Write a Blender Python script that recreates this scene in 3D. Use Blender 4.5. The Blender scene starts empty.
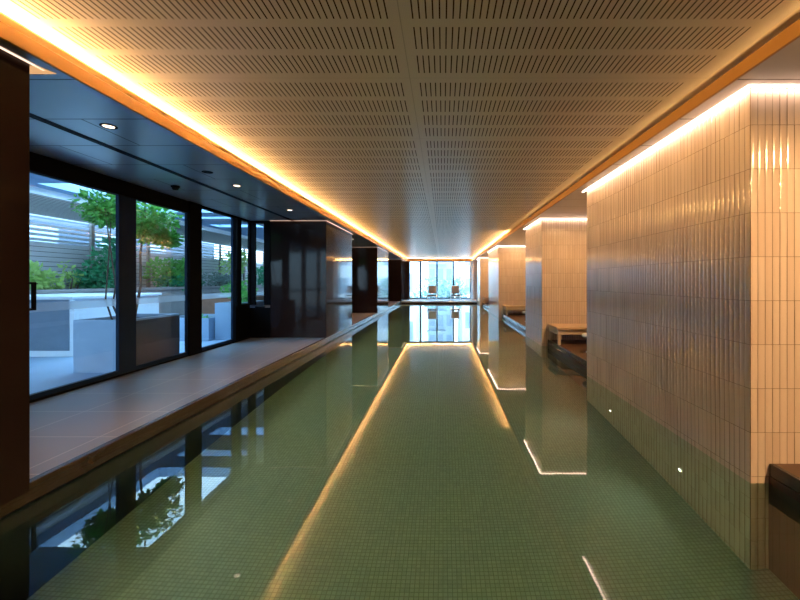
import bpy, bmesh, math, random
from mathutils import Vector, Matrix
C = bpy.context.scene.collection
S = bpy.context.scene
random.seed(7)

# ------------------------------------------------------------------ helpers
class MB:
    """collects vertices and faces for ONE mesh object"""
    def __init__(self): self.v=[]; self.f=[]; self.m=[]; self.sm=[]; self.col=None
    def add(self, vs, fs, mi=0, smooth=False):
        o=len(self.v); self.v+= [tuple(p) for p in vs]
        for f in fs: self.f.append(tuple(i+o for i in f)); self.m.append(mi); self.sm.append(smooth)
        return self
    def box(self, x0,x1,y0,y1,z0,z1, mi=0):
        return self.add([(x0,y0,z0),(x1,y0,z0),(x1,y1,z0),(x0,y1,z0),(x0,y0,z1),(x1,y0,z1),(x1,y1,z1),(x0,y1,z1)],
            [(0,3,2,1),(4,5,6,7),(0,1,5,4),(1,2,6,5),(2,3,7,6),(3,0,4,7)], mi)
    def bbox(self, x0,x1,y0,y1,z0,z1, r=.01, seg=2, mi=0):
        bm=bmesh.new(); bmesh.ops.create_cube(bm,size=1)
        for v in bm.verts:
            v.co=Vector((x0+(v.co.x+.5)*(x1-x0), y0+(v.co.y+.5)*(y1-y0), z0+(v.co.z+.5)*(z1-z0)))
        bmesh.ops.bevel(bm, geom=list(bm.edges), offset=r, segments=seg, affect='EDGES', profile=.5)
        bm.verts.index_update()
        self.add([v.co[:] for v in bm.verts], [[v.index for v in f.verts] for f in bm.faces], mi); bm.free()
        return self
    def quad(self, a,b,c,d, mi=0): return self.add([a,b,c,d],[(0,1,2,3)],mi)
    def cyl(self, x,y,z0,z1,r0,r1=None,n=20, mi=0, cap=True):
        r1=r0 if r1 is None else r1
        vs=[(x+r0*math.cos(2*math.pi*i/n),y+r0*math.sin(2*math.pi*i/n),z0) for i in range(n)]
        vs+=[(x+r1*math.cos(2*math.pi*i/n),y+r1*math.sin(2*math.pi*i/n),z1) for i in range(n)]
        self.add(vs,[(i,(i+1)%n,n+(i+1)%n,n+i) for i in range(n)],mi,True)
        if cap: self.add(vs,[tuple(range(n))[::-1],tuple(range(n,2*n))],mi)
        return self
    def lathe(self, x,y, prof, n=28, mi=0):
        vs=[]; k=len(prof)
        for i in range(n):
            a=2*math.pi*i/n
            for r,z in prof: vs.append((x+r*math.cos(a),y+r*math.sin(a),z))
        fs=[]
        for i in range(n):
            j=(i+1)%n
            for q in range(k-1): fs.append((i*k+q,j*k+q,j*k+q+1,i*k+q+1))
        return self.add(vs,fs,mi,True)
    def tube(self, pts, rad, n=8, mi=0):
        vs=[]; P=[Vector(p) for p in pts]
        for i,p in enumerate(P):
            t=(P[min(i+1,len(P)-1)]-P[max(i-1,0)]).normalized()
            a=t.orthogonal().normalized() if i==0 else (a-t*a.dot(t)).normalized()
            b=t.cross(a); r=rad[i] if isinstance(rad,(list,tuple)) else rad
            for q in range(n):
                w=2*math.pi*q/n; vs.append(p+a*(r*math.cos(w))+b*(r*math.sin(w)))
        fs=[(i*n+q,i*n+(q+1)%n,(i+1)*n+(q+1)%n,(i+1)*n+q) for i in range(len(P)-1) for q in range(n)]
        fs+=[tuple(range(n))[::-1], tuple((len(P)-1)*n+q for q in range(n))]
        return self.add(vs,fs,mi,True)
    def leaves(self, n, blobs, size, mi=0, up=.3, seed=1):
        """n leaf blades on ellipsoid blobs (cx,cy,cz,rx,ry,rz)"""
        rn=random.Random(seed)
        for k in range(n):
            b=rn.choice(blobs)
            d=Vector((rn.gauss(0,1),rn.gauss(0,1),rn.gauss(0,1))).normalized()*(rn.random()**.45)
            p=Vector((b[0]+d.x*b[3],b[1]+d.y*b[4],b[2]+d.z*b[5]))
            ax=(d+Vector((rn.gauss(0,.6),rn.gauss(0,.6),rn.gauss(0,.5)-.25))).normalized()
            sd=ax.cross(Vector((rn.gauss(0,.5),rn.gauss(0,.5),1))).normalized(); nn=ax.cross(sd)
            L=size*rn.uniform(.6,1.3); W=L*rn.uniform(.28,.4)
            self.add([p,p+ax*L*.5+sd*W+nn*L*.08,p+ax*L-nn*L*.12,p+ax*L*.5-sd*W+nn*L*.08],[(0,1,2),(0,2,3)],mi)
        return self
    def build(self, name, mats, parent=None, kind=None, label=None, cat=None, group=None, bevel=0):
        me=bpy.data.meshes.new(name); me.from_pydata(self.v,[],self.f); me.update()
        for m in (mats if isinstance(mats,(list,tuple)) else [mats]): me.materials.append(m)
        me.polygons.foreach_set('material_index',self.m); me.polygons.foreach_set('use_smooth',self.sm)
        if self.col:
            ca=me.color_attributes.new('tint','FLOAT_COLOR','POINT')
            flat=[]
            for c in self.col: flat+=[c,c,c,1]
            ca.data.foreach_set('color',flat)
        o=bpy.data.objects.new(name,me); C.objects.link(o)
        if parent: o.parent=parent
        tag(o,label,cat,group,kind); return o
def tag(o,label=None,cat=None,group=None,kind=None):
    if label: o['label']=label
    if cat: o['category']=cat
    if group: o['group']=group
    if kind: o['kind']=kind
    return o
def thing(name,label,cat,loc=(0,0,0),rz=0,group=None,kind=None):
    o=bpy.data.objects.new(name,None); C.objects.link(o); o.empty_display_size=.1
    o.location=loc; o.rotation_euler=(0,0,rz); return tag(o,label,cat,group,kind)
def dup(root,loc,label,rz=None):
    r=root.copy(); C.objects.link(r); r.location=loc; r['label']=label
    if rz is not None: r.rotation_euler=(0,0,rz)
    for ch in list(root.children):
        c=ch.copy(); C.objects.link(c); c.parent=r
        for g in list(ch.children):
            d=g.copy(); C.objects.link(d); d.parent=c
    return r

# ------------------------------------------------------------------ materials
def mat(name):
    m=bpy.data.materials.new(name); m.use_nodes=True; nt=m.node_tree; nt.nodes.clear()
    o=nt.nodes.new('ShaderNodeOutputMaterial'); return m,nt,o
class N:
    def __init__(s,nt): s.nt=nt
    def n(s,t,**k):
        x=s.nt.nodes.new(t)
        for a,b in k.items(): setattr(x,a,b)
        return x
    def l(s,a,b): s.nt.links.new(a,b)
    def val(s,sock,v):
        if hasattr(v,'bl_idname') or hasattr(v,'is_output'): s.l(v,sock)
        else: sock.default_value=v
    def math(s,op,a,b=0,c=0):
        x=s.n('ShaderNodeMath',operation=op)
        for i,q in enumerate((a,b,c)): s.val(x.inputs[i],q)
        return x.outputs[0]
    def pos(s):
        g=s.n('ShaderNodeNewGeometry'); p=s.n('ShaderNodeSeparateXYZ'); s.l(g.outputs['Position'],p.inputs[0]); return g,p.outputs
    def mix(s,f,a,b):
        x=s.n('ShaderNodeMix',data_type='RGBA'); s.val(x.inputs[0],f); s.val(x.inputs[6],a); s.val(x.inputs[7],b); return x.outputs[2]
    def noise(s,scale,detail=3,vec=None,rough=.5):
        x=s.n('ShaderNodeTexNoise'); x.inputs['Scale'].default_value=scale; x.inputs['Detail'].default_value=detail; x.inputs['Roughness'].default_value=rough
        if vec is not None: s.l(vec,x.inputs['Vector'])
        return x.outputs['Fac']
def rgb(c): return (c[0],c[1],c[2],1)
def pbr(name,col,rough=.5,metal=0,spec=.5,var=.12,scale=8,bump=0,rvar=0,coat=0):
    m,nt,o=mat(name); s=N(nt); b=s.n('ShaderNodeBsdfPrincipled'); g,p=s.pos()
    f=s.noise(scale,4,g.outputs['Position'])
    c0=tuple(x*(1-var) for x in col); c1=tuple(min(1,x*(1+var)) for x in col)
    s.l(s.mix(f,rgb(c0),rgb(c1)),b.inputs['Base Color'])
    b.inputs['Roughness'].default_value=rough; b.inputs['Metallic'].default_value=metal
    b.inputs['Specular IOR Level'].default_value=spec; b.inputs['Coat Weight'].default_value=coat
    if rvar: s.l(s.math('MULTIPLY_ADD',f,rvar,rough-rvar/2),b.inputs['Roughness'])
    if bump:
        bp=s.n('ShaderNodeBump'); bp.inputs['Strength'].default_value=bump; bp.inputs['Distance'].default_value=.004
        s.l(s.noise(scale*6,4,g.outputs['Position']),bp.inputs['Height']); s.l(bp.outputs[0],b.inputs['Normal'])
    s.l(b.outputs[0],o.inputs[0]); return m
def emit(name,col,st):
    m,nt,o=mat(name); s=N(nt); e=s.n('ShaderNodeEmission'); e.inputs[0].default_value=rgb(col); e.inputs[1].default_value=st
    s.l(e.outputs[0],o.inputs[0]); return m
def linemask(s,coord,pitch,off,w):
    t=s.math('FLOORED_MODULO',s.math('SUBTRACT',coord,off),pitch)
    return s.math('LESS_THAN',s.math('MINIMUM',t,s.math('SUBTRACT',pitch,t)),w/2)

def mat_ceiling():
    m,nt,o=mat('perforated_ceiling'); s=N(nt); b=s.n('ShaderNodeBsdfPrincipled'); g,p=s.pos()
    xc=s.math('ADD',p[0],.24); ax=s.math('ABSOLUTE',xc)
    u=s.math('FLOORED_MODULO',s.math('SUBTRACT',ax,.067),.0375)
    mu=s.math('LESS_THAN',u,.0082)
    rng=s.math('MULTIPLY',s.math('GREATER_THAN',ax,.066),s.math('LESS_THAN',ax,2.04))
    t=s.math('SUBTRACT',s.math('FLOORED_MODULO',s.math('SUBTRACT',p[1],2.897),1.235),.068)
    tr=s.math('FLOORED_MODULO',t,.2925)
    mv=s.math('MULTIPLY',s.math('LESS_THAN',tr,.22),s.math('MULTIPLY',s.math('GREATER_THAN',t,0),s.math('LESS_THAN',t,1.12)))
    slot=s.math('MULTIPLY',s.math('MULTIPLY',mu,rng),mv)
    joint=s.math('MAXIMUM',linemask(s,p[1],1.235,2.897,.004),s.math('LESS_THAN',ax,.003))
    dots=s.math('MULTIPLY',linemask(s,p[0],.009,0,.003),linemask(s,p[1],.009,0,.003))
    base=s.mix(s.noise(1.5,3,g.outputs['Position']),rgb((.66,.60,.53)),rgb((.72,.66,.59)))
    base=s.mix(s.math('MULTIPLY',joint,.45),base,rgb((.2,.15,.1)))
    base=s.mix(s.math('MULTIPLY',dots,.35),base,rgb((.2,.15,.1)))
    base=s.mix(slot,base,rgb((.035,.02,.012)))
    s.l(base,b.inputs['Base Color']); b.inputs['Roughness'].default_value=.33
    s.l(s.math('MULTIPLY_ADD',slot,-.5,.5),b.inputs['Specular IOR Level'])
    s.l(b.outputs[0],o.inputs[0]); return m
def mat_mosaic(name,a,bc,gr,pitch=.032):
    m,nt,o=mat(name); s=N(nt); b=s.n('ShaderNodeBsdfPrincipled'); g,p=s.pos()
    l=s.math('MAXIMUM',linemask(s,p[0],pitch,0,.005),linemask(s,p[1],pitch,0,.005))
    sn=s.n('ShaderNodeVectorMath',operation='SNAP'); s.l(g.outputs['Position'],sn.inputs[0]); sn.inputs[1].default_value=(pitch,pitch,pitch)
    wn=s.n('ShaderNodeTexWhiteNoise'); s.l(sn.outputs[0],wn.inputs[0])
    c=s.mix(wn.outputs['Value'],rgb(a),rgb(bc)); c=s.mix(l,c,rgb(gr))
    s.l(c,b.inputs['Base Color']); b.inputs['Roughness'].default_value=.35
    s.l(b.outputs[0],o.inputs[0]); return m
def mat_paving():
    m,nt,o=mat('wet_stone_paving'); s=N(nt); b=s.n('ShaderNodeBsdfPrincipled'); g,p=s.pos()
    l=s.math('MAXIMUM',linemask(s,p[0],.675,-2.745,.008),linemask(s,p[1],.62,3.197,.008))
    f=s.noise(1.1,2,g.outputs['Position'],.5); f2=s.noise(60,2,g.outputs['Position'])
    c=s.mix(f,rgb((.155,.17,.19)),rgb((.19,.205,.225))); c=s.mix(s.math('MULTIPLY',f2,.25),c,rgb((.12,.11,.11)))
    c=s.mix(s.math('MULTIPLY',l,.75),c,rgb((.48,.44,.42)))
    s.l(c,b.inputs['Base Color']); s.l(s.math('MULTIPLY_ADD',f,.06,.31),b.inputs['Roughness'])
    s.l(b.outputs[0],o.inputs[0]); return m
def mat_soffit():
    m,nt,o=mat('metal_soffit_panel'); s=N(nt); b=s.n('ShaderNodeBsdfPrincipled'); g,p=s.pos()
    k=s.math('FLOOR',s.math('DIVIDE',s.math('SUBTRACT',p[1],3.26),.64))
    odd=s.math('FLOORED_MODULO',k,2)
    l1=linemask(s,p[1],.64,3.26,.016)
    l2=s.math('MULTIPLY',s.math('SUBTRACT',1,odd),linemask(s,p[0],40,-2.95,.016))
    l3=s.math('MULTIPLY',odd,linemask(s,p[0],40,-3.75,.016))
    l=s.math('MAXIMUM',l1,s.math('MAXIMUM',l2,l3))
    c=s.mix(s.noise(.8,2,g.outputs['Position']),rgb((.30,.33,.37)),rgb((.36,.39,.43))); c=s.mix(l,c,rgb((.01,.01,.012)))
    s.l(c,b.inputs['Base Color']); b.inputs['Metallic'].default_value=.45; b.inputs['Roughness'].default_value=.30
    s.l(b.outputs[0],o.inputs[0]); return m
def mat_tile(name,c0,c1):
    m,nt,o=mat(name); s=N(nt); b=s.n('ShaderNodeBsdfPrincipled'); g,p=s.pos()
    a=s.n('ShaderNodeVertexColor',layer_name='tint')
    s.l(s.mix(a.outputs[0],rgb(c0),rgb(c1)),b.inputs['Base Color']); b.inputs['Roughness'].default_value=.13
    b.inputs['Specular IOR Level'].default_value=.6
    bp=s.n('ShaderNodeBump'); bp.inputs['Strength'].default_value=.35; bp.inputs['Distance'].default_value=.003
    s.l(s.noise(14,2,g.outputs['Position']),bp.inputs['Height']); s.l(bp.outputs[0],b.inputs['Normal'])
    s.l(b.outputs[0],o.inputs[0]); return m
def mat_glass(name='clear_glass',frost=False):
    m,nt,o=mat(name); s=N(nt); t=s.n('ShaderNodeBsdfTransparent'); gl=s.n('ShaderNodeBsdfGlossy'); gl.inputs['Roughness'].default_value=.0
    t.inputs[0].default_value=(.88,.97,.97,1)
    lw=s.n('ShaderNodeFresnel'); lw.inputs['IOR'].default_value=1.5
    mx=s.n('ShaderNodeMixShader'); s.l(s.math('MULTIPLY_ADD',lw.outputs[0],1.0,.03),mx.inputs[0]); s.l(t.outputs[0],mx.inputs[1]); s.l(gl.outputs[0],mx.inputs[2])
    sh=mx.outputs[0]
    if frost:
        d=s.n('ShaderNodeBsdfDiffuse'); d.inputs[0].default_value=(.7,.85,.95,1); tl=s.n('ShaderNodeBsdfTranslucent'); tl.inputs[0].default_value=(.8,.9,1,1)
        m1=s.n('ShaderNodeMixShader'); m1.inputs[0].default_value=.6; s.l(d.outputs[0],m1.inputs[1]); s.l(tl.outputs[0],m1.inputs[2])
        m2=s.n('ShaderNodeMixShader'); m2.inputs[0].default_value=.4; s.l(sh,m2.inputs[1]); s.l(m1.outputs[0],m2.inputs[2]); sh=m2.outputs[0]
    s.l(sh,o.inputs[0]); return m
def mat_water():
    m,nt,o=mat('pool_water'); s=N(nt); r=s.n('ShaderNodeBsdfRefraction'); gl=s.n('ShaderNodeBsdfGlossy')
    r.inputs['IOR'].default_value=1.33; r.inputs['Roughness'].default_value=0; r.inputs[0].default_value=(.72,.93,.78,1); gl.inputs['Roughness'].default_value=.0
    g,p=s.pos(); bp=s.n('ShaderNodeBump'); bp.inputs['Strength'].default_value=.025; bp.inputs['Distance'].default_value=.02
    n1=s.noise(1.6,2,g.outputs['Position']); s.l(n1,bp.inputs['Height'])
    f=s.n('ShaderNodeFresnel'); f.inputs['IOR'].default_value=1.33
    mx=s.n('ShaderNodeMixShader')
    for q in (r,gl,f): s.l(bp.outputs[0],q.inputs['Normal'])
    s.l(f.outputs[0],mx.inputs[0]); s.l(r.outputs[0],mx.inputs[1]); s.l(gl.outputs[0],mx.inputs[2]); s.l(mx.outputs[0],o.inputs[0]); return m
def mat_slats(name,c0,c1,pitch,axis=2,gap=.012,rough=.6):
    m,nt,o=mat(name); s=N(nt); b=s.n('ShaderNodeBsdfPrincipled'); g,p=s.pos()
    l=linemask(s,p[axis],pitch,0,gap); mp=s.n('ShaderNodeMapping'); s.l(g.outputs['Position'],mp.inputs[0])
    sc=[1.2,1.2,1.2]; sc[axis]=14; mp.inputs['Scale'].default_value=sc
    c=s.mix(s.noise(2,4,mp.outputs[0]),rgb(c0),rgb(c1)); c=s.mix(l,c,rgb((.03,.025,.02)))
    s.l(c,b.inputs['Base Color']); b.inputs['Roughness'].default_value=rough; s.l(b.outputs[0],o.inputs[0]); return m
def mat_wood(name,c0,c1,rough=.4,sc=(1,14,14)):
    m,nt,o=mat(name); s=N(nt); b=s.n('ShaderNodeBsdfPrincipled'); g,p=s.pos(); mp=s.n('ShaderNodeMapping'); mp.inputs['Scale'].default_value=sc
    s.l(g.outputs['Position'],mp.inputs[0]); s.l(s.mix(s.noise(3,5,mp.outputs[0]),rgb(c0),rgb(c1)),b.inputs['Base Color'])
    b.inputs['Roughness'].default_value=rough; s.l(b.outputs[0],o.inputs[0]); return m
def mat_leaf(name,c0,c1):
    m,nt,o=mat(name); s=N(nt); g,p=s.pos(); b=s.n('ShaderNodeBsdfPrincipled'); t=s.n('ShaderNodeBsdfTranslucent')
    c=s.mix(s.noise(9,3,g.outputs['Position']),rgb(c0),rgb(c1)); s.l(c,b.inputs['Base Color']); s.l(c,t.inputs[0]); b.inputs['Roughness'].default_value=.4
    mx=s.n('ShaderNodeMixShader'); mx.inputs[0].default_value=.4; s.l(b.outputs[0],mx.inputs[1]); s.l(t.outputs[0],mx.inputs[2]); s.l(mx.outputs[0],o.inputs[0]); return m

M={}
M['ceil']=mat_ceiling(); M['soffit']=mat_soffit()
M['cream']=pbr('cream_plaster',(.80,.70,.56),.6,var=.04)
M['fascia']=pbr('painted_fascia',(.30,.14,.022),.5,var=.04)
M['mosaic']=mat_mosaic('green_mosaic',(.265,.345,.335),(.33,.415,.40),(.15,.20,.19))
M['poolwall']=mat_mosaic('dark_pool_wall',(.007,.008,.008),(.011,.012,.011),(.004,.004,.004))
M['paving']=mat_paving(); M['brownwall']=mat_slats('dark_brown_pool_wall',(.03,.016,.010),(.055,.030,.018),.05,1,.006,.4)
M['tile']=mat_tile('beige_finger_tile',(.74,.59,.48),(.82,.68,.57))
M['grout']=pbr('brown_grout',(.26,.16,.09),.8)
M['bronze']=pbr('polished_dark_stone',(.020,.013,.012),.07,spec=.08,var=.3,scale=1.2)
M['black']=pbr('black_metal_frame',(.0022,.0022,.003),.55,var=.2,spec=.06)
M['bluef']=pbr('dark_blue_grey_frame',(.006,.020,.052),.45,var=.2,spec=.10)
M['void']=pbr('black_gap',(.003,.003,.003),.9)
M['glass']=mat_glass(); M['frost']=mat_glass('frosted_band',True); M['water']=mat_water()
M['coping']=pbr('dark_stone_coping',(.034,.021,.012),.25,var=.2)
M['deckwood']=mat_wood('brown_timber_deck',(.07,.036,.022),(.15,.08,.045),.35)
M['deckface']=pbr('dark_deck_edge',(.035,.03,.028),.25,var=.2)
M['benchwood']=mat_wood('pale_timber',(.62,.44,.27),(.72,.54,.36),.45)
M['benchframe']=pbr('cream_bench_frame',(.78,.66,.50),.45,var=.04)
M['conc']=pbr('blue_grey_concrete',(.27,.38,.52),.75,var=.12,scale=3,bump=.15)
M['concdark']=pbr('grey_stone_wall',(.26,.25,.25),.8,var=.2,scale=4,bump=.2)
M['white']=pbr('white_stone',(.74,.82,.90),.4,var=.04)
M['whitem']=pbr('white_metal',(.85,.87,.9),.35,var=.03)
M['panel']=pbr('slate_panel',(.15,.20,.27),.45,var=.15,scale=5)
M['corten']=pbr('rust_brown_steel',(.20,.09,.05),.7,var=.3,scale=10)
M['whiteg']=pbr('polished_white_stone',(.82,.86,.92),.12,var=.03); M['pink']=pbr('pinkish_beige_wall',(.62,.46,.38),.4); M['ground']=pbr('pale_blue_grey_paver',(.28,.41,.57),.4,var=.15,scale=2)
M['soil']=pbr('dark_soil',(.03,.022,.016),.95,var=.4,scale=30)
M['fence']=mat_slats('weathered_timber_slat',(.42,.43,.48),(.62,.63,.69),.115)
M['fencepost']=pbr('grey_timber_post',(.22,.20,.19),.7,var=.2)
M['neigh']=pbr('grey_render',(.05,.075,.115),.8,var=.3); M['plantershade']=pbr('planter_side_shade',(.05,.042,.042),.5,var=.3); M['canopy']=mat_slats('timber_batten_soffit',(.48,.45,.42),(.60,.57,.53),.14,0,.045)
M['slab']=pbr('blue_grey_render',(.22,.35,.54),.8,var=.06)
M['leafA']=mat_leaf('bright_leaf',(.05,.30,.05),(.22,.60,.12))
M['leafB']=mat_leaf('deep_leaf',(.02,.22,.11),(.08,.46,.22))
M['leafC']=mat_leaf('lime_leaf',(.25,.50,.10),(.62,.80,.30))
M['leafD']=mat_leaf('grey_leaf',(.10,.20,.17),(.36,.48,.45))
M['bark']=pbr('brown_bark',(.09,.065,.05),.85,var=.35,scale=20,bump=.3)
M['tan']=mat_wood('tan_chair_back',(.42,.26,.17),(.52,.33,.22),.5)
M['seat']=pbr('dark_seat_sling',(.05,.045,.05),.6)
M['led']=emit('peach_led',(1,.68,.50),4.4)
M['ledL']=emit('pink_led',(1,.60,.42),.5)
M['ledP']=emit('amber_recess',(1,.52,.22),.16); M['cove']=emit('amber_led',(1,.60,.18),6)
M['lamp']=emit('downlight_glow',(1,.74,.55),1.2)
M['plight']=emit('pool_light_lens',(.95,1,.75),1.5)
M['bldW']=pbr('pale_facade',(.80,.82,.85),.7,var=.05)
M['bldG']=pbr('blue_grey_facade',(.48,.56,.64),.7,var=.08)
M['bldglass']=pbr('window_glass_far',(.25,.33,.42),.15,var=.2)

# ------------------------------------------------------------------ camera (18 mm shift lens, standing over the pool)
CZ=1.38
cam=bpy.data.cameras.new('camera'); co=bpy.data.objects.new('camera',cam); C.objects.link(co)
co.location=(0,0,CZ); co.rotation_euler=(math.pi/2,0,0)
cam.sensor_width=36; cam.sensor_fit='HORIZONTAL'; cam.lens=18; cam.shift_x=-43/800; cam.shift_y=-19/800
cam.clip_start=.05; cam.clip_end=500; S.camera=co

# ------------------------------------------------------------------ setting
XL,XR=-2.39,1.91          # cove edges
XP,XD=2.10,2.22           # tiled pillar face, right pool wall in the bays
YE=24.5; YW=26.7; YB=-3.0
ZS=2.70; ZC=2.85; ZD=.135
MB().box(-2.6,3.5,YB,YE+.05,-1.3,-1.2).build('floor_pool',M['mosaic'],kind='structure')
MB().box(-2.62,-2.56,YB,YE,-1.2,.085).build('wall_pool_left',M['poolwall'],kind='structure')
MB().box(XD,XD+.08,YB,YE,-1.2,.05).build('wall_pool_right',M['brownwall'],kind='structure')
MB().box(-2.56,3.4,YE,YE+.06,-1.2,.05).build('wall_pool_far',M['mosaic'],kind='structure')
MB().quad((-2.56,YB,0),(XD,YB,0),(XD,YE,0),(-2.56,YE,0)).build('pool_water',M['water'],kind='structure')
# left deck with coping
MB().box(-4.30,-2.56,YB,YE+.06,.0,ZD).build('floor_deck_left',M['paving'],kind='structure')
b=MB(); b.bbox(-2.60,-2.545,YB,YE+.02,.095,ZD+.002,.006); b.box(-2.60,-2.556,YB,YE,.06,.095); b.box(-2.60,-2.55,YB,YE,.015,.06)
b.build('trim_1',M['coping'],kind='structure')
# far deck
MB().box(-4.3,3.4,YE+.03,YW+.1,.0,ZD).build('floor_deck_far',M['whiteg'],kind='structure')
MB().bbox(-2.545,XP,YE-.02,YE+.03,.0,.075,.004).build('trim_2',M['deckface'],kind='structure')
MB().bbox(-2.545,XP,YE-.025,YE+.03,.075,ZD+.002,.004).build('trim_14',M['whiteg'],kind='structure')
# right decks in the bays
bays=[(YB,2.725),(5.84,8.49),(10.16,15.09),(18.41,22.69)]
b=MB()
for y0,y1 in bays: b.box(XD+.03,3.4,y0,y1,.055,ZD)
b.build('floor_deck_right',M['deckwood'],kind='structure')
b=MB()
for y0,y1 in bays: b.bbox(XD,XD+.035,y0,y1,.052,ZD+.003,.005)
b.build('trim_3',M['deckface'],kind='structure')

# ceilings
MB().box(XL,XR,YB,YW,ZC,ZC+.02).build('ceiling',M['ceil'],kind='structure')
b=MB(); b.box(XL-.22,XL,YB,YW,ZC+.004,ZC+.03); b.box(XR,XR+.22,YB,YW,ZC+.004,ZC+.03); b.build('ceiling_cove',M['cream'],kind='structure')
b=MB(); b.box(-4.36,XL-.02,YB,YW,ZS,ZS+.02); b.build('ceiling_left',M['soffit'],kind='structure')
b=MB(); b.box(XR+.02,3.5,YB,YW,ZS,ZS+.02); b.build('ceiling_right',M['soffit'],kind='structure')
b=MB(); b.bbox(XL-.02,XL,YB,YW-.1,ZS-.002,2.787,.003); b.build('trim_4',M['fascia'],kind='structure')
b=MB(); b.bbox(XR,XR+.02,YB,YW-.1,ZS-.002,2.787,.003); b.build('trim_5',M['fascia'],kind='structure')
b=MB(); b.bbox(XL,XR,YW-.16,YW-.14,ZS-.002,2.787,.003); b.build('trim_6',M['fascia'],kind='structure')
b=MB(); b.box(XL,XR,YW-.14,YW+.1,ZS,ZS+.02); b.build('ceiling_far',M['soffit'],kind='structure')
b=MB(); b.box(XL-.24,XL-.22,YB,YW,ZS+.02,ZC+.03); b.box(XR+.22,XR+.24,YB,YW,ZS+.02,ZC+.03); b.build('trim_7',M['cream'],kind='structure')

# outer walls
MB().box(-4.4,3.5,YB-.1,YB,-1.3,2.9).build('wall_back',M['bronze'],kind='structure')
MB().box(3.4,3.5,YB,YW+.1,-1.3,2.72).build('wall_right',M['bronze'],kind='structure')
b=MB(); b.box(-4.36,-4.24,11.25,YW+.1,0,2.72); b.build('wall_left',M['bronze'],kind='structure')
b=MB(); b.box(-4.36,-2.26,YW-.05,YW+.1,0,2.9); b.box(2.1,3.5,YW,YW+.1,0,2.9); b.box(-2.52,2.1,YW,YW+.1,ZS,2.9); b.build('wall_far',M['bronze'],kind='structure')

# ---- tiled pillars on the right
COL=.05; JZ=.0456; CH=.30
def tiles(mb, ox,oy, ux,uy, nx,ny, width, z0,z1, rows, seed):
    rn=random.Random(seed); n=int(round(width/COL)); k0=math.floor((z0-JZ)/CH)
    for c in range(n):
        za=JZ+k0*CH
        while za<z1-.01:
            a=max(za,z0)+.0015; e=min(za+CH,z1)-.0015
            tl=rn.gauss(0,.0007); bw=rn.gauss(0,.0005); sd=rn.gauss(0,.0006); tint=rn.random()
            vs=[]; P=6
            for r in range(rows+1):
                t=r/rows; z=a+(e-a)*t; lift=.0015+tl*(t-.5)+bw*4*t*(1-t)
                for q in range(P+1):
                    w=q/P*2-1; u=c*COL+COL/2+w*(COL/2-.0018)
                    h=max(.0,lift+.0034*(1-w*w)**.8+sd*w)
                    vs.append((ox+ux*u+nx*h, oy+uy*u+ny*h, z))
            fs=[]
            for r in range(rows):
                for q in range(P):
                    i=r*(P+1)+q; fs.append((i,i+1,i+P+2,i+P+1))
            # consistent outward winding
            A,B_,D=Vector(vs[0]),Vector(vs[1]),Vector(vs[P+1])
            if (B_-A).cross(D-A).dot(Vector((nx,ny,0)))<0: fs=[f[::-1] for f in fs]
            mb.add(vs,fs,0,True); mb.col+= [tint]*len(vs)
            za+=CH
pillars=[(2.733,5.83,4),(8.50,10.15,2),(15.1,18.4,1),(22.7,24.35,1)]
ordn=['first','second','third','fourth']
for i,(y0,y1,rows) in enumerate(pillars):
    core=MB(); core.box(XP+.002,3.4,y0+.002,y1,-1.2,ZS)
    p=core.build('pillar',M['grout'],kind='structure')
    t=MB(); t.col=[]
    tiles(t, XP,y0, 0,1, -1,0, y1-y0, -1.2,ZS, rows, 10+i)
    tiles(t, XP,y0, 1,0, 0,-1, 1.30, -1.2,ZS, rows, 30+i)
    t.build('tile_cladding',M['tile'],p)
    # light strip recessed in the soffit round the pillar head
    L=MB(); z=ZS-.003
    def strip(x0,x1,ya,yb):
        nseg=max(1,int(max(x1-x0,yb-ya)/.5))
        for k in range(nseg):
            if x1-x0>yb-ya: a=x0+(x1-x0)*k/nseg; e=x0+(x1-x0)*(k+1)/nseg; L.quad((a,ya,z),(a,yb,z),(e,yb,z),(e,ya,z))
            else: a=ya+(yb-ya)*k/nseg; e=ya+(yb-ya)*(k+1)/nseg; L.quad((x0,a,z),(x0,e,z),(x1,e,z),(x1,a,z))
    strip(XP-.045,XP-.012,y0-.045,y1+.09); strip(XP-.012,3.38,y0-.045,y0-.012)
    L.build('led_strip',M['led'],label='peach light strip over the %s tiled pillar along the pool'%ordn[i] if i else 'peach light strip washing down the big tiled pillar nearest the viewer',cat='light strip',group='light strips over the tiled pillars')

# ---- dark polished pillars on the left
lp=[(-2.0,2.436,-2.515,-4.24,'big nearest dark polished pillar'),(8.77,11.25,-2.56,-3.79,'dark polished pillar beside the corner windows'),(15.6,18.7,-2.56,-4.24,'third dark polished pillar along the pool'),(24.56,26.68,-2.545,-4.24,'dark polished pillar next to the far windows')]
for i,(y0,y1,xf,xb,nm) in enumerate(lp):
    MB().bbox(xb,xf,y0,y1,.10 if i==0 else ZD-.01,ZS,.004).build('pillar',M['bronze'],kind='structure')
    L=MB(); z=ZS-.003; n=max(1,int((y1-y0)/.5))
    for k in range(n):
        a=y0-.03+(y1-y0+.1)*k/n; e=y0-.03+(y1-y0+.1)*(k+1)/n; L.quad((xf+.008,a,z),(xf+.008,e,z),(xf+.026,e,z),(xf+.026,a,z))
    L.quad((xb,y0-.028,z),(xb,y0-.01,z),(xf+.008,y0-.01,z),(xf+.008,y0-.028,z))
    if i==0:
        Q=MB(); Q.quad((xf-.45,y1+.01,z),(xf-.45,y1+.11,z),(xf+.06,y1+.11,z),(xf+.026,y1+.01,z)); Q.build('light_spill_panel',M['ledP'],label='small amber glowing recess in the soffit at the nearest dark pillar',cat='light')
    L.build('led_strip',M['ledL'],label='pinkish light strip topping the '+nm,cat='light strip',group='light strips over the dark pillars')

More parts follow.
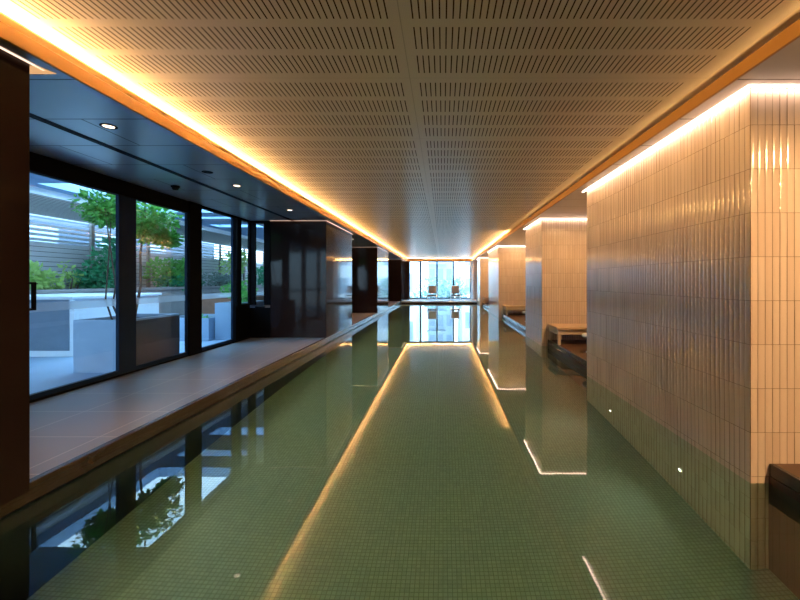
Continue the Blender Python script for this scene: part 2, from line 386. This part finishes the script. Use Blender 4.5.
# ---- left glazing: door_1, door_2, window_1..3
XG=-4.24
MB().box(XG-.06,XG+.03,2.42,6.78,2.507,ZS).build('trim_8',M['black'],kind='structure')      # header over the doors
MB().box(XG-.06,XG+.03,6.78,8.77,2.66,ZS).build('trim_9',M['black'],kind='structure')
MB().box(XG-.06,XG+.035,2.42,8.77,.13,.16).build('trim_10',M['black'],kind='structure')     # sill track
def glazing(name,y0,y1,z0,z1,fl,fr,fb,ft,fm,band=True,handle=False):
    r=thing(name,None,None,(XG,(y0+y1)/2,ZD),kind='structure'); dy=(y1-y0)/2; zz=lambda z:z-ZD
    f=MB(); f.box(-.024,.018,-dy,-dy+fl,zz(z0),zz(z1)); f.box(-.024,.018,dy-fr,dy,zz(z0),zz(z1))
    f.box(-.03,.018,-dy+fl,dy-fr,zz(z0),zz(z0)+fb); f.box(-.03,.018,-dy+fl,dy-fr,zz(z1)-ft,zz(z1)); f.build('frame',fm,r)
    g=MB(); ya,yb,za,zb=-dy+fl,dy-fr,zz(z0)+fb,zz(z1)-ft; g.quad((-.02,ya,za),(-.02,yb,za),(-.02,yb,zb),(-.02,ya,zb)); g.build('pane',M['glass'],r)
    if band:
        q=MB(); q.quad((-.018,ya,1.055-ZD),(-.018,yb,1.055-ZD),(-.018,yb,1.15-ZD),(-.018,ya,1.15-ZD)); q.build('frosted_band',M['frost'],r,label='frosted safety band across the glass')
    if handle:
        h=MB(); h.bbox(.05,.075,-dy+.165,-dy+.20,1.08-ZD,1.37-ZD,.004); h.bbox(.01,.06,-dy+.165,-dy+.20,1.08-ZD,1.10-ZD,.003); h.bbox(.01,.06,-dy+.165,-dy+.20,1.35-ZD,1.37-ZD,.003)
        h.bbox(.05,.075,-dy+.05,-dy+.17,1.345-ZD,1.37-ZD,.003); h.bbox(.05,.075,-dy+.05,-dy+.17,1.08-ZD,1.105-ZD,.003); h.build('handle',M['black'],r)
    return r
glazing('door_1',3.9,5.34,.16,2.507,.11,.13,.05,.0,M['bluef'],handle=True)
glazing('door_2',5.34,6.66,.16,2.507,.165,.06,.05,.0,M['bluef'])
MB().box(XG-.03,XG+.05,6.62,6.95,.135,ZS).build('trim_11',M['black'],kind='structure')
glazing('window_1',6.95,8.16,.16,2.66,.0,.12,.05,.0,M['bluef'])
glazing('window_2',8.22,8.76,.86,2.66,.16,.03,.03,.0,M['black'],band=False)
MB().box(XG-.06,XG+.012,8.16,8.76,.135,.86).build('wall_left_low',M['black'],kind='structure')
glazing('door_3',2.45,3.9,.16,2.507,.10,.10,.05,.0,M['bluef'])
# facing corner window beside the dark pillar
r=thing('window_3',None,None,(-4.0,8.79,ZD),kind='structure')
f=MB(); f.box(-.27,-.12,-.03,.04,.72,ZS-ZD); f.box(.075,.215,-.03,.04,.72,ZS-ZD); f.box(-.12,.075,-.03,.04,.0+.66,.69); f.box(-.12,.075,-.03,.04,2.505,ZS-ZD); f.build('frame',M['black'],r)
MB().quad((-.12,0,.69),(.075,0,.69),(.075,0,2.505),(-.12,0,2.505)).build('pane',M['glass'],r)
MB().box(-.27,.215,-.03,.04,.0,.66).build('panel',M['black'],r)

# ---- far windows
for k,(xa,xb) in enumerate([(-2.26,-1.50),(-1.50,-.40),(-.40,.70),(.70,1.84)]):
    r=thing('window_%d'%(k+4),None,None,((xa+xb)/2,YW+.03,ZD),kind='structure'); h=(xb-xa)/2; wl=.07; wr=.055
    f=MB(); f.box(-h,-h+wl-.02,-.03,.03,0,ZS-ZD); f.box(h-wr,h,-.03,.03,0,ZS-ZD); f.box(-h+.03,h-wr,-.03,.03,.06,.14); f.box(-h+.03,h-wr,-.03,.03,2.53,ZS-ZD); f.build('frame',M['bluef'],r)
    MB().quad((-h+.03,0,.14),(h-wr,0,.14),(h-wr,0,2.53),(-h+.03,0,2.53)).build('pane',M['glass'],r)
MB().box(1.84,1.98,YW-.06,YW+.06,ZD,ZS).build('trim_12',M['white'],kind='structure')
MB().box(1.98,3.38,YW-.5,YW-.02,ZD,ZS).build('wall_far_return',M['pink'],kind='structure')
MB().box(-2.26,1.84,YW-.04,YW+.06,ZD,.19).build('trim_13',M['white'],kind='structure')

# ------------------------------------------------------------------ things on the soffit
def downlight(loc,label,lit=True):
    r=thing('downlight',label,'downlight',loc,0,'downlights in the dark soffit')
    MB().lathe(0,0,[(.062,.0),(.062,-.006),(.046,-.006),(.042,.004)]).build('trim_ring',M['black'],r)
    MB().lathe(0,0,[(.042,-.003),(.0005,-.003)]).build('lens' ,M['lamp'] if lit else M['void'],r)
    return r
d1=downlight((-2.85,3.41,ZS),'lit downlight closest to the big dark pillar on the near side')
for y,l in ((5.53,'lit downlight second along the soffit over the left deck'),(7.44,'lit downlight in front of the dark pillar beside the corner windows'),(12.6,'lit downlight beyond the dark pillar by the corner windows'),(20.5,'lit downlight farthest along the soffit near the far windows')): dup(d1,(-2.85,y,ZS),l)
downlight((-2.85,4.84,ZS),'unlit black downlight between the first two lit ones',False)
r=thing('smoke_detector','black dome detector on the soffit above the sliding glass doors','detector',(-3.72,5.56,ZS))
MB().lathe(0,0,[(.055,0),(.055,-.018),(.045,-.022)]).build('base',M['black'],r); MB().lathe(0,0,[(.045,-.02),(.042,-.04),(.028,-.055),(.0005,-.06)]).build('dome',M['void'],r)
r=thing('slot_diffuser','long black twin-slot air diffuser running along the dark soffit','air vent',(-3.28,2.5,ZS))
b=MB(); b.box(-.036,-.030,0,6.26,-.006,.0); b.box(.030,.036,0,6.26,-.006,0); b.box(-.003,.003,0,6.26,-.006,0); b.build('frame',M['bluef'],r)
b=MB(); b.box(-.03,-.003,0,6.26,-.003,.0); b.build('slot',M['void'],r); b=MB(); b.box(.003,.03,0,6.26,-.003,.0); b.build('slot',M['void'],r)

# ------------------------------------------------------------------ benches, side tables, chairs
def bench(loc,label):
    r=thing('bench',label,'bench',loc,0,'pale benches on the side decks')
    MB().bbox(0,1.15,0,.72,.30,.345,.008).build('seat',M['benchwood'],r)
    f=MB(); f.bbox(.03,1.12,.03,.075,.20,.29,.004); f.bbox(.03,1.12,.645,.69,.20,.29,.004); f.bbox(.03,.075,.075,.645,.20,.29,.004); f.bbox(1.075,1.12,.075,.645,.20,.29,.004); f.build('rail',M['benchframe'],r)
    for x in (.03,1.065):
        for y in (.03,.635): MB().bbox(x,x+.055,y,y+.055,0,.20,.004).build('leg',M['benchframe'],r)
    return r
b1=bench((2.20,7.72,ZD+.003),'pale bench with cream legs on the deck against the second tiled pillar')
dup(b1,(2.235,14.32,ZD+.003),'pale bench with cream legs on the deck against the third tiled pillar')
dup(b1,(2.235,21.9,ZD+.003),'small distant pale bench against the fourth tiled pillar')
def side_table(loc,label):
    r=thing('side_table',label,'side table',loc,0,'small round side tables by the benches')
    MB().lathe(0,0,[(.0005,.26),(.18,.26),(.2,.275),(.2,.30),(.19,.315),(.0005,.315)]).build('table_top',M['white'],r)
    MB().lathe(0,0,[(.03,.02),(.025,.26)]).build('stem',M['white'],r); MB().lathe(0,0,[(.0005,0),(.13,0),(.13,.012),(.03,.024)]).build('base',M['white'],r)
    return r
s1=side_table((2.62,6.95,ZD+.001),'round white side table peeping out behind the big tiled pillar')
dup(s1,(2.62,12.2,ZD+.001),'round white side table peeping out behind the second tiled pillar')
def chair(loc,label):
    r=thing('lounge_chair',label,'chair',loc,0,'chairs at the far windows')
    MB().bbox(-.27,.27,-.27,.25,.30,.37,.012).build('seat',M['seat'],r)
    MB().bbox(-.245,.245,.22,.26,.44,.92,.015).build('backrest',M['tan'],r)
    for s in (-1,1):
        f=MB(); f.bbox(s*.30-.02,s*.30+.02,-.27,.27,.50,.53,.006); f.build('armrest',M['whitem'],r)
        for y in (-.25,.25): MB().bbox(s*.30-.02,s*.30+.02,y-.02,y+.02,0,.50 if y<0 else .95,.005).build('leg',M['whitem'],r)
    MB().bbox(-.28,.28,.23,.27,.92,.95,.006).build('top_rail',M['whitem'],r)
    MB().bbox(-.28,.28,-.27,-.24,.24,.30,.006).build('front_rail',M['whitem'],r)
    return r
c1=chair((-.70,25.75,ZD),'tan-backed chair with white frame at the far window, nearer the dark pillars')
dup(c1,(.80,25.75,ZD),'tan-backed chair with white frame at the far window, nearer the tiled pillars')

# underwater lights
def pool_light(loc,label,rz):
    r=thing('pool_light',label,'pool light',loc,rz,'underwater lights in the tiled wall')
    n=16; R=.02
    v=[(-.012,R*math.cos(2*math.pi*i/n),R*math.sin(2*math.pi*i/n)) for i in range(n)]
    MB().add(v,[tuple(range(n))]).build('lens',M['plight'],r)
    v2=v+[(-.008,.03*math.cos(2*math.pi*i/n),.03*math.sin(2*math.pi*i/n)) for i in range(n)]
    MB().add(v2,[(i,(i+1)%n,n+(i+1)%n,n+i) for i in range(n)]).build('bezel',M['whitem'],r)
    return r
pl=pool_light((XP,3.53,-.73),'small underwater light in the big tiled pillar, closer to its near corner',0)
dup(pl,(XP,5.0,-.78),'small underwater light in the big tiled pillar, closer to its far end')
dup(pl,(XP,9.3,-.75),'small underwater light under the second tiled pillar')
dup(pl,(XP,16.0,-.75),'small underwater light under the third tiled pillar')

# ------------------------------------------------------------------ garden courtyard outside the glass
MB().box(-14,XG-.06,-4,24,-.1,.10).build('ground_courtyard',M['ground'],kind='structure')
def planter(x0,x1,y0,y1,z0,z1,label,m=None,name='planter',side=False):
    r=thing(name,label,'planter',((x0+x1)/2,(y0+y1)/2,z0)); a,b_=(x1-x0)/2,(y1-y0)/2; h=z1-z0; w=.05
    s=MB(); s.box(-a,a,-b_,-b_+w,0,h); s.box(-a,a,b_-w,b_,0,h); s.box(-a,-a+w,-b_+w,b_-w,0,h); s.box(a-w,a,-b_+w,b_-w,0,h); s.build('box',m or M['conc'],r)
    if side: MB().box(a,a+.012,-b_+.02,b_,0.01,h-.03).build('side_shade',M['plantershade'],r,label='shade painted dark on the side facing the pool')  # dark sheet puts the shade of this side into colour
    MB().box(-a+w,a-w,-b_+w,b_-w,0,h-.06).build('soil',M['soil'],r)
    return r
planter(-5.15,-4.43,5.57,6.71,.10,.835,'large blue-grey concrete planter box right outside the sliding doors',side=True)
planter(-4.95,-4.43,8.68,9.9,.10,.90,'tall concrete planter box outside the fixed window')
planter(-6.0,-4.98,8.5,9.6,.10,.59,'low concrete planter step beside the tall concrete planter')
planter(-6.2,-5.3,10.2,12.5,.10,.93,'rust brown steel planter behind the concrete planters',M['corten'])
r=thing('outdoor_counter','outdoor counter with white stone top and slate front panel','counter',(-7.1,7.8,.10))
MB().bbox(-.9,.88,-1.09,1.05,.97,1.02,.006).build('countertop',M['white'],r)
MB().box(-.85,.85,-1.02,1.0,.09,.97).build('body',M['white'],r)
MB().box(-.86,.77,-1.035,-1.02,.10,.96).build('front_panel',M['panel'],r)
MB().box(-.86,.86,-1.03,1.02,0,.09).build('plinth',M['white'],r)
# raised bed along the fence
b=MB(); b.box(-9.3,-8.3,-4,24,.10,1.12); b.bbox(-8.4,-8.22,-4,24,1.12,1.2,.01); b.build('garden_bed',M['concdark'],kind='structure')
MB().box(-9.3,-8.4,-4,24,1.12,1.17).build('soil_bed',M['soil'],kind='structure')
b=MB(); b.box(-6.9,-6.2,12.5,20,.1,.9); b.bbox(-6.95,-6.15,12.4,20,.9,.96,.01); b.build('garden_low_bed',M['white'],kind='structure')
# fence
r=thing('slat_fence','weathered timber slat fence with open upper slats behind the garden bed','fence',(-9.45,8,.1))
MB().box(-.03,.03,-12,16,0,2.2).build('solid_panel',M['fence'],r)
b=MB()
for k in range(6): z=2.22+k*.115; b.box(-.02,.02,-12,16,z,z+.065)
b.build('slat_panel',M['fence'],r)
for k in range(14): MB().box(.03,.09,-11.7+k*2.05,-11.6+k*2.05,0,2.95).build('post',M['fencepost'],r)
r=thing('neighbour_building','pale neighbouring building seen over the timber fence','building',(-16,8,0))
MB().box(-3,0,-14,20,0,7).build('wall',M['neigh'],r)
for k in range(9): MB().box(0,.04,-12+k*3.2,-10.6+k*3.2,1.9,3.6).build('window',M['bldglass'],r)
# canopies
r=thing('timber_canopy','timber batten canopy roof over the garden bed','canopy',(-8.3,8,2.9))
MB().box(-1.0,1.3,-12,16,0,.08).build('batten_soffit',M['canopy'],r)
MB().box(1.3,1.36,-12,16,-.03,.16).build('edge_beam',M['white'],r)
r=thing('roof_slab','blue-grey concrete roof slab with open skylight gaps over the courtyard','roof',(-6,8,2.98))
b=MB(); zz0,zz1=0,.22
X=lambda x:x+6; Y=lambda y:y-8
for x0,x1,y0,y1 in [(-7.3,-4.36,-4,6.55),(-7.3,-6.65,6.55,20),(-4.8,-4.36,6.55,20),(-6.65,-4.8,9.35,9.97),(-6.65,-4.8,10.3,11.35),(-6.65,-4.8,11.9,20)]: b.box(X(x0),X(x1),Y(y0),Y(y1),zz0,zz1)
b.build('slab',M['slab'],r)

# planting
def shrub(loc,label,name,leaf,blobs,n,size,stems,seed):
    r=thing(name,label,'tree' if 'tree' in name else 'shrub',loc)
    MB().leaves(n,blobs,size,seed=seed).build('foliage',leaf,r)
    for pts,r0,r1 in stems:
        k=len(pts); MB().tube(pts,[r0+(r1-r0)*i/(k-1) for i in range(k)],7).build('trunk' if 'tree' in name else 'stem',M['bark'],r)
    return r
# tree standing in the large concrete planter
shrub((-4.82,6.15,.80),'leafy multi-stem tree growing in the large concrete planter','tree',M['leafA'],
  [(-.4,-.05,1.72,.30,.34,.26),(-.15,.2,1.78,.3,.36,.24),(-.45,.1,1.62,.2,.26,.18),(.2,.35,1.62,.22,.4,.24),(.1,.2,1.38,.16,.26,.16),(.25,.5,1.28,.16,.25,.12)],2600,.085,
  [([(-.02,.12,0),(.02,.2,.5),(.0,.22,1.0),(.05,.25,1.6),(.02,.3,2.2)],.022,.012),([(-.08,-.1,0),(-.16,-.12,.22),(-.13,-.1,.5),(-.2,-.1,1.0),(-.3,-.1,1.7)],.015,.008),
   ([(-.05,-.15,0),(-.02,-.17,.2),(.06,-.1,.42),(.0,0,.9),(-.1,.1,1.8)],.013,.008),([(-.12,-.18,0),(-.2,-.2,.3),(-.22,-.15,.6),(-.3,0,1.2),(-.35,.1,2.)],.013,.007)],3)
bed=1.17
for (x,y,lab,nm,lf,bl,n,sz,sd) in [
 (-8.75,8.35,'bright green fan-leaved bush in the garden bed beside the near pillar','shrub','leafC',[(0,0,.28,.34,.5,.30),(0,.35,.2,.3,.4,.24)],650,.13,11),
 (-8.8,9.45,'thin climbing plant on the timber fence','climber','leafC',[(-.1,0,.45,.10,.13,.32),(-.05,.15,.25,.1,.14,.18)],130,.10,12),
 (-8.7,10.35,'dense dark green bush in the garden bed behind the stems of the tree','shrub','leafB',[(0,0,.40,.45,.55,.40),(.1,.1,.85,.35,.5,.45),(0,-.3,.25,.35,.5,.25)],1500,.14,13),
 (-8.7,12.6,'broad mid-green bush in the garden bed behind the planter tree','shrub','leafA',[(0,0,.5,.5,.7,.40),(.1,.6,.55,.45,.6,.35)],900,.14,14),
 (-8.55,12.9,'low blue-green bush in front of the broad mid-green bush','shrub','leafB',[(.1,0,.16,.35,1.1,.22)],600,.11,15),
 (-8.6,14.9,'silvery grey-leaved shrub in the garden bed','shrub','leafD',[(0,0,.25,.4,.8,.28),(.1,.8,.2,.4,.5,.24)],800,.10,16),
 (-8.7,16.6,'yellow-green tall bush near the end of the garden bed','shrub','leafC',[(0,0,.9,.5,.7,.5),(0,.5,1.2,.4,.5,.35)],800,.13,17),
 (-8.5,18.4,'dark green bush beyond the yellow-green bush','shrub','leafB',[(.1,0,.4,.5,.8,.45)],600,.13,18)]:
    shrub((x,y,bed),lab,nm,M[lf],bl,n,sz,[([(0,0,0),(.03,.02,bl[0][2]*.6),(bl[0][0],bl[0][1],bl[0][2])],.018,.008),([(.05,.1,0),(.1,.18,bl[0][2]*.6),(bl[-1][0],bl[-1][1],bl[-1][2])],.015,.007)],sd)
shrub((-5.75,11.3,.87),'fresh green plant in the rust brown steel planter','shrub',M['leafA'],[(0,0,.25,.35,.8,.25)],420,.11,[([(0,0,0),(.02,.05,.2)],.012,.006)],21)
shrub((-4.72,9.3,.84),'broad-leaved green plant in the tall concrete planter','shrub',M['leafA'],[(.02,.15,.12,.2,.4,.16)],220,.10,[([(0,0,0),(.02,.05,.15)],.012,.006)],22)
shrub((-5.4,9.0,.53),'tiny ground plant in the low concrete planter step','shrub',M['leafA'],[(.1,-.2,.05,.2,.2,.06)],60,.06,[([(0,0,0),(.02,.02,.06)],.006,.004)],23)

# ------------------------------------------------------------------ city beyond the far windows
def building(x0,x1,y0,y1,z0,z1,label,m,nx,nz,balc=False):
    r=thing('city_building',label,'building',((x0+x1)/2,y0,z0)); h=(x1-x0)/2; H=z1-z0
    MB().box(-h,h,0,y1-y0,0,H).build('wall',m,r)
    for i in range(nx):
        for j in range(nz):
            wx=-h+(i+.5)*2*h/nx; wz=(j+.5)*H/nz; a=.3*2*h/nx; c=.28*H/nz
            MB().box(wx-a,wx+a,-.05,0,wz-c,wz+c).build('window',M['bldglass'],r)
    if balc:
        for j in range(nz): MB().box(-h-.3,h*.4,-1.2,0,(j)*H/nz,(j)*H/nz+.25).build('balcony',M['bldG'],r)
    return r
building(-13,-4.2,62,80,-12,30,'pale white apartment block beyond the far windows, beside the dark pillars',M['bldW'],4,8)
building(-3.2,2.2,85,100,-12,26,'blue-grey tower with balconies in the middle of the far windows',M['bldG'],3,9,True)
building(3.4,16,70,90,-12,18,'wide pale office block beyond the far windows, beside the tiled pillars',M['bldW'],5,6)
MB().box(-80,80,30,200,-12.2,-12).build('ground_city',M['concdark'],kind='structure')
shrub((-1.2,48,-12),'big round tree outside the far windows','tree',M['leafD'],[(0,0,11.5,2.2,2,2.2),(2.5,.5,12,2,2,1.8),(-1.5,0,10,2,2,2)],1500,.5,[([(0,0,0),(.1,0,6),(0,0,11)],.25,.12)],31)

# ------------------------------------------------------------------ lights
def area(name,loc,rot,sx,sy,power,col,spread=math.pi):
    l=bpy.data.lights.new(name,'AREA'); l.shape='RECTANGLE'; l.size=sx; l.size_y=sy; l.energy=power; l.color=col; l.spread=spread
    o=bpy.data.objects.new(name,l); C.objects.link(o); o.location=loc; o.rotation_euler=rot; return o
AMB=(1,.52,.17)
def aim(d): return Vector(d).to_track_quat('-Z','Y').to_euler()
SEG=1.35; PW=5.0
def cove(xl,y0,y1,sgn,pw):
    n=int((y1-y0)/SEG); 
    for k in range(n):
        y=y0+(k+.5)*(y1-y0)/n
        o=area('cove_lamp_or_fill',(xl-sgn*.07,y,2.80),(0,0,0),.022,(y1-y0)/n,pw,AMB,math.radians(95))
        # face towards the middle of the ceiling, long axis kept along the pool
        zax=-Vector((sgn*.97,0,.22)).normalized(); yax=Vector((0,1,0)); xax=yax.cross(zax)
        o.rotation_euler=Matrix((xax,yax,zax)).transposed().to_euler()
cove(XL,YB+.2,YW-.2,1,PW)
cove(XR,11.6,YW-.2,-1,PW)
cove(XR,YB+.2,11.6,-1,PW*.035)  # weak fill added along the unlit near cove so its band glows
for k in range(3):
    x=XL+(k+.5)*(XR-XL)/3; o=area('cove_lamp_or_fill',(x,YW-.08,2.80),(0,0,0),(XR-XL)/3,.022,PW,AMB)
    zax=Vector((0,.9,-.55)).normalized(); xax=Vector((1,0,0)); yax=zax.cross(xax); o.rotation_euler=Matrix((xax,yax,zax)).transposed().to_euler()
# underwater lamps at the tiled-wall lights, then fill along the left wall
UW=(.92,1,.72)
for y in (3.53,5.0,9.3,16.0):
    l=bpy.data.lights.new('pool_lamp_or_fill','SPOT'); l.energy=2; l.color=(1,.92,.65); l.spot_size=math.radians(150); l.spot_blend=1; l.shadow_soft_size=.0
    o=bpy.data.objects.new('pool_lamp_or_fill',l); C.objects.link(o); o.location=(XP-.03,y,-.75); o.rotation_euler=aim((-1,0,.1))
for k in range(14):  # added fill lamps without fittings, brightening the floor below the left coping
    l=bpy.data.lights.new('pool_lamp_or_fill','SPOT'); l.energy=2.6; l.color=(1,.92,.6); l.spot_size=math.radians(122); l.spot_blend=1; l.shadow_soft_size=.0
    o=bpy.data.objects.new('pool_lamp_or_fill',l); C.objects.link(o); o.location=(-2.45,.6+k*1.1,-.08); o.rotation_euler=aim((1,0,-.62))
# downlight beams over the left deck, then unseen lamps over the right
for y in (-1,1.3,3.41,5.53,7.44,12.6,14.6,20.5,22.6):
    l=bpy.data.lights.new('downlight_or_fill','SPOT'); l.energy=22; l.color=(1,.52,.36); l.spot_size=math.radians(60); l.spot_blend=1; l.shadow_soft_size=.0
    o=bpy.data.objects.new('downlight_or_fill',l); C.objects.link(o); o.location=(-2.85,y,ZS-.015); o.rotation_euler=aim((.12,0,-1))
for y,e in ((-1.2,60),(.9,38),(6.5,30),(11.4,12),(12.9,11),(14.4,7),(19.6,18),(21.7,14)):  # unseen lamps added over the right bays to warm the facing tiles
    l=bpy.data.lights.new('downlight_or_fill','SPOT'); l.energy=e; l.color=(1,.56,.24); l.spot_size=math.radians(178); l.spot_blend=.3; l.shadow_soft_size=.0
    o=bpy.data.objects.new('downlight_or_fill',l); C.objects.link(o); o.location=(2.75,y,ZS-.015); o.rotation_euler=aim((0,0,-1))
# world: soft overcast sky
w=bpy.data.worlds.new('world'); S.world=w; w.use_nodes=True; nt=w.node_tree; nt.nodes.clear(); s=N(nt)
o=s.n('ShaderNodeOutputWorld'); bg=s.n('ShaderNodeBackground'); tc=s.n('ShaderNodeTexCoord'); sp=s.n('ShaderNodeSeparateXYZ'); s.l(tc.outputs['Generated'],sp.inputs[0])
r=s.n('ShaderNodeValToRGB'); s.l(s.math('MULTIPLY_ADD',sp.outputs[2],.5,.5),r.inputs[0])
r.color_ramp.elements[0].position=.45; r.color_ramp.elements[0].color=(.30,.36,.42,1); r.color_ramp.elements[1].position=.52; r.color_ramp.elements[1].color=(.48,.74,1,1)
e=r.color_ramp.elements.new(.9); e.color=(.36,.66,.98,1)
s.l(r.outputs[0],bg.inputs[0]); bg.inputs[1].default_value=2.7; s.l(bg.outputs[0],o.inputs[0])
# sun-less; colour management
S.view_settings.view_transform='Standard'; S.view_settings.look='None'; S.view_settings.exposure=2.32; S.view_settings.gamma=1.06
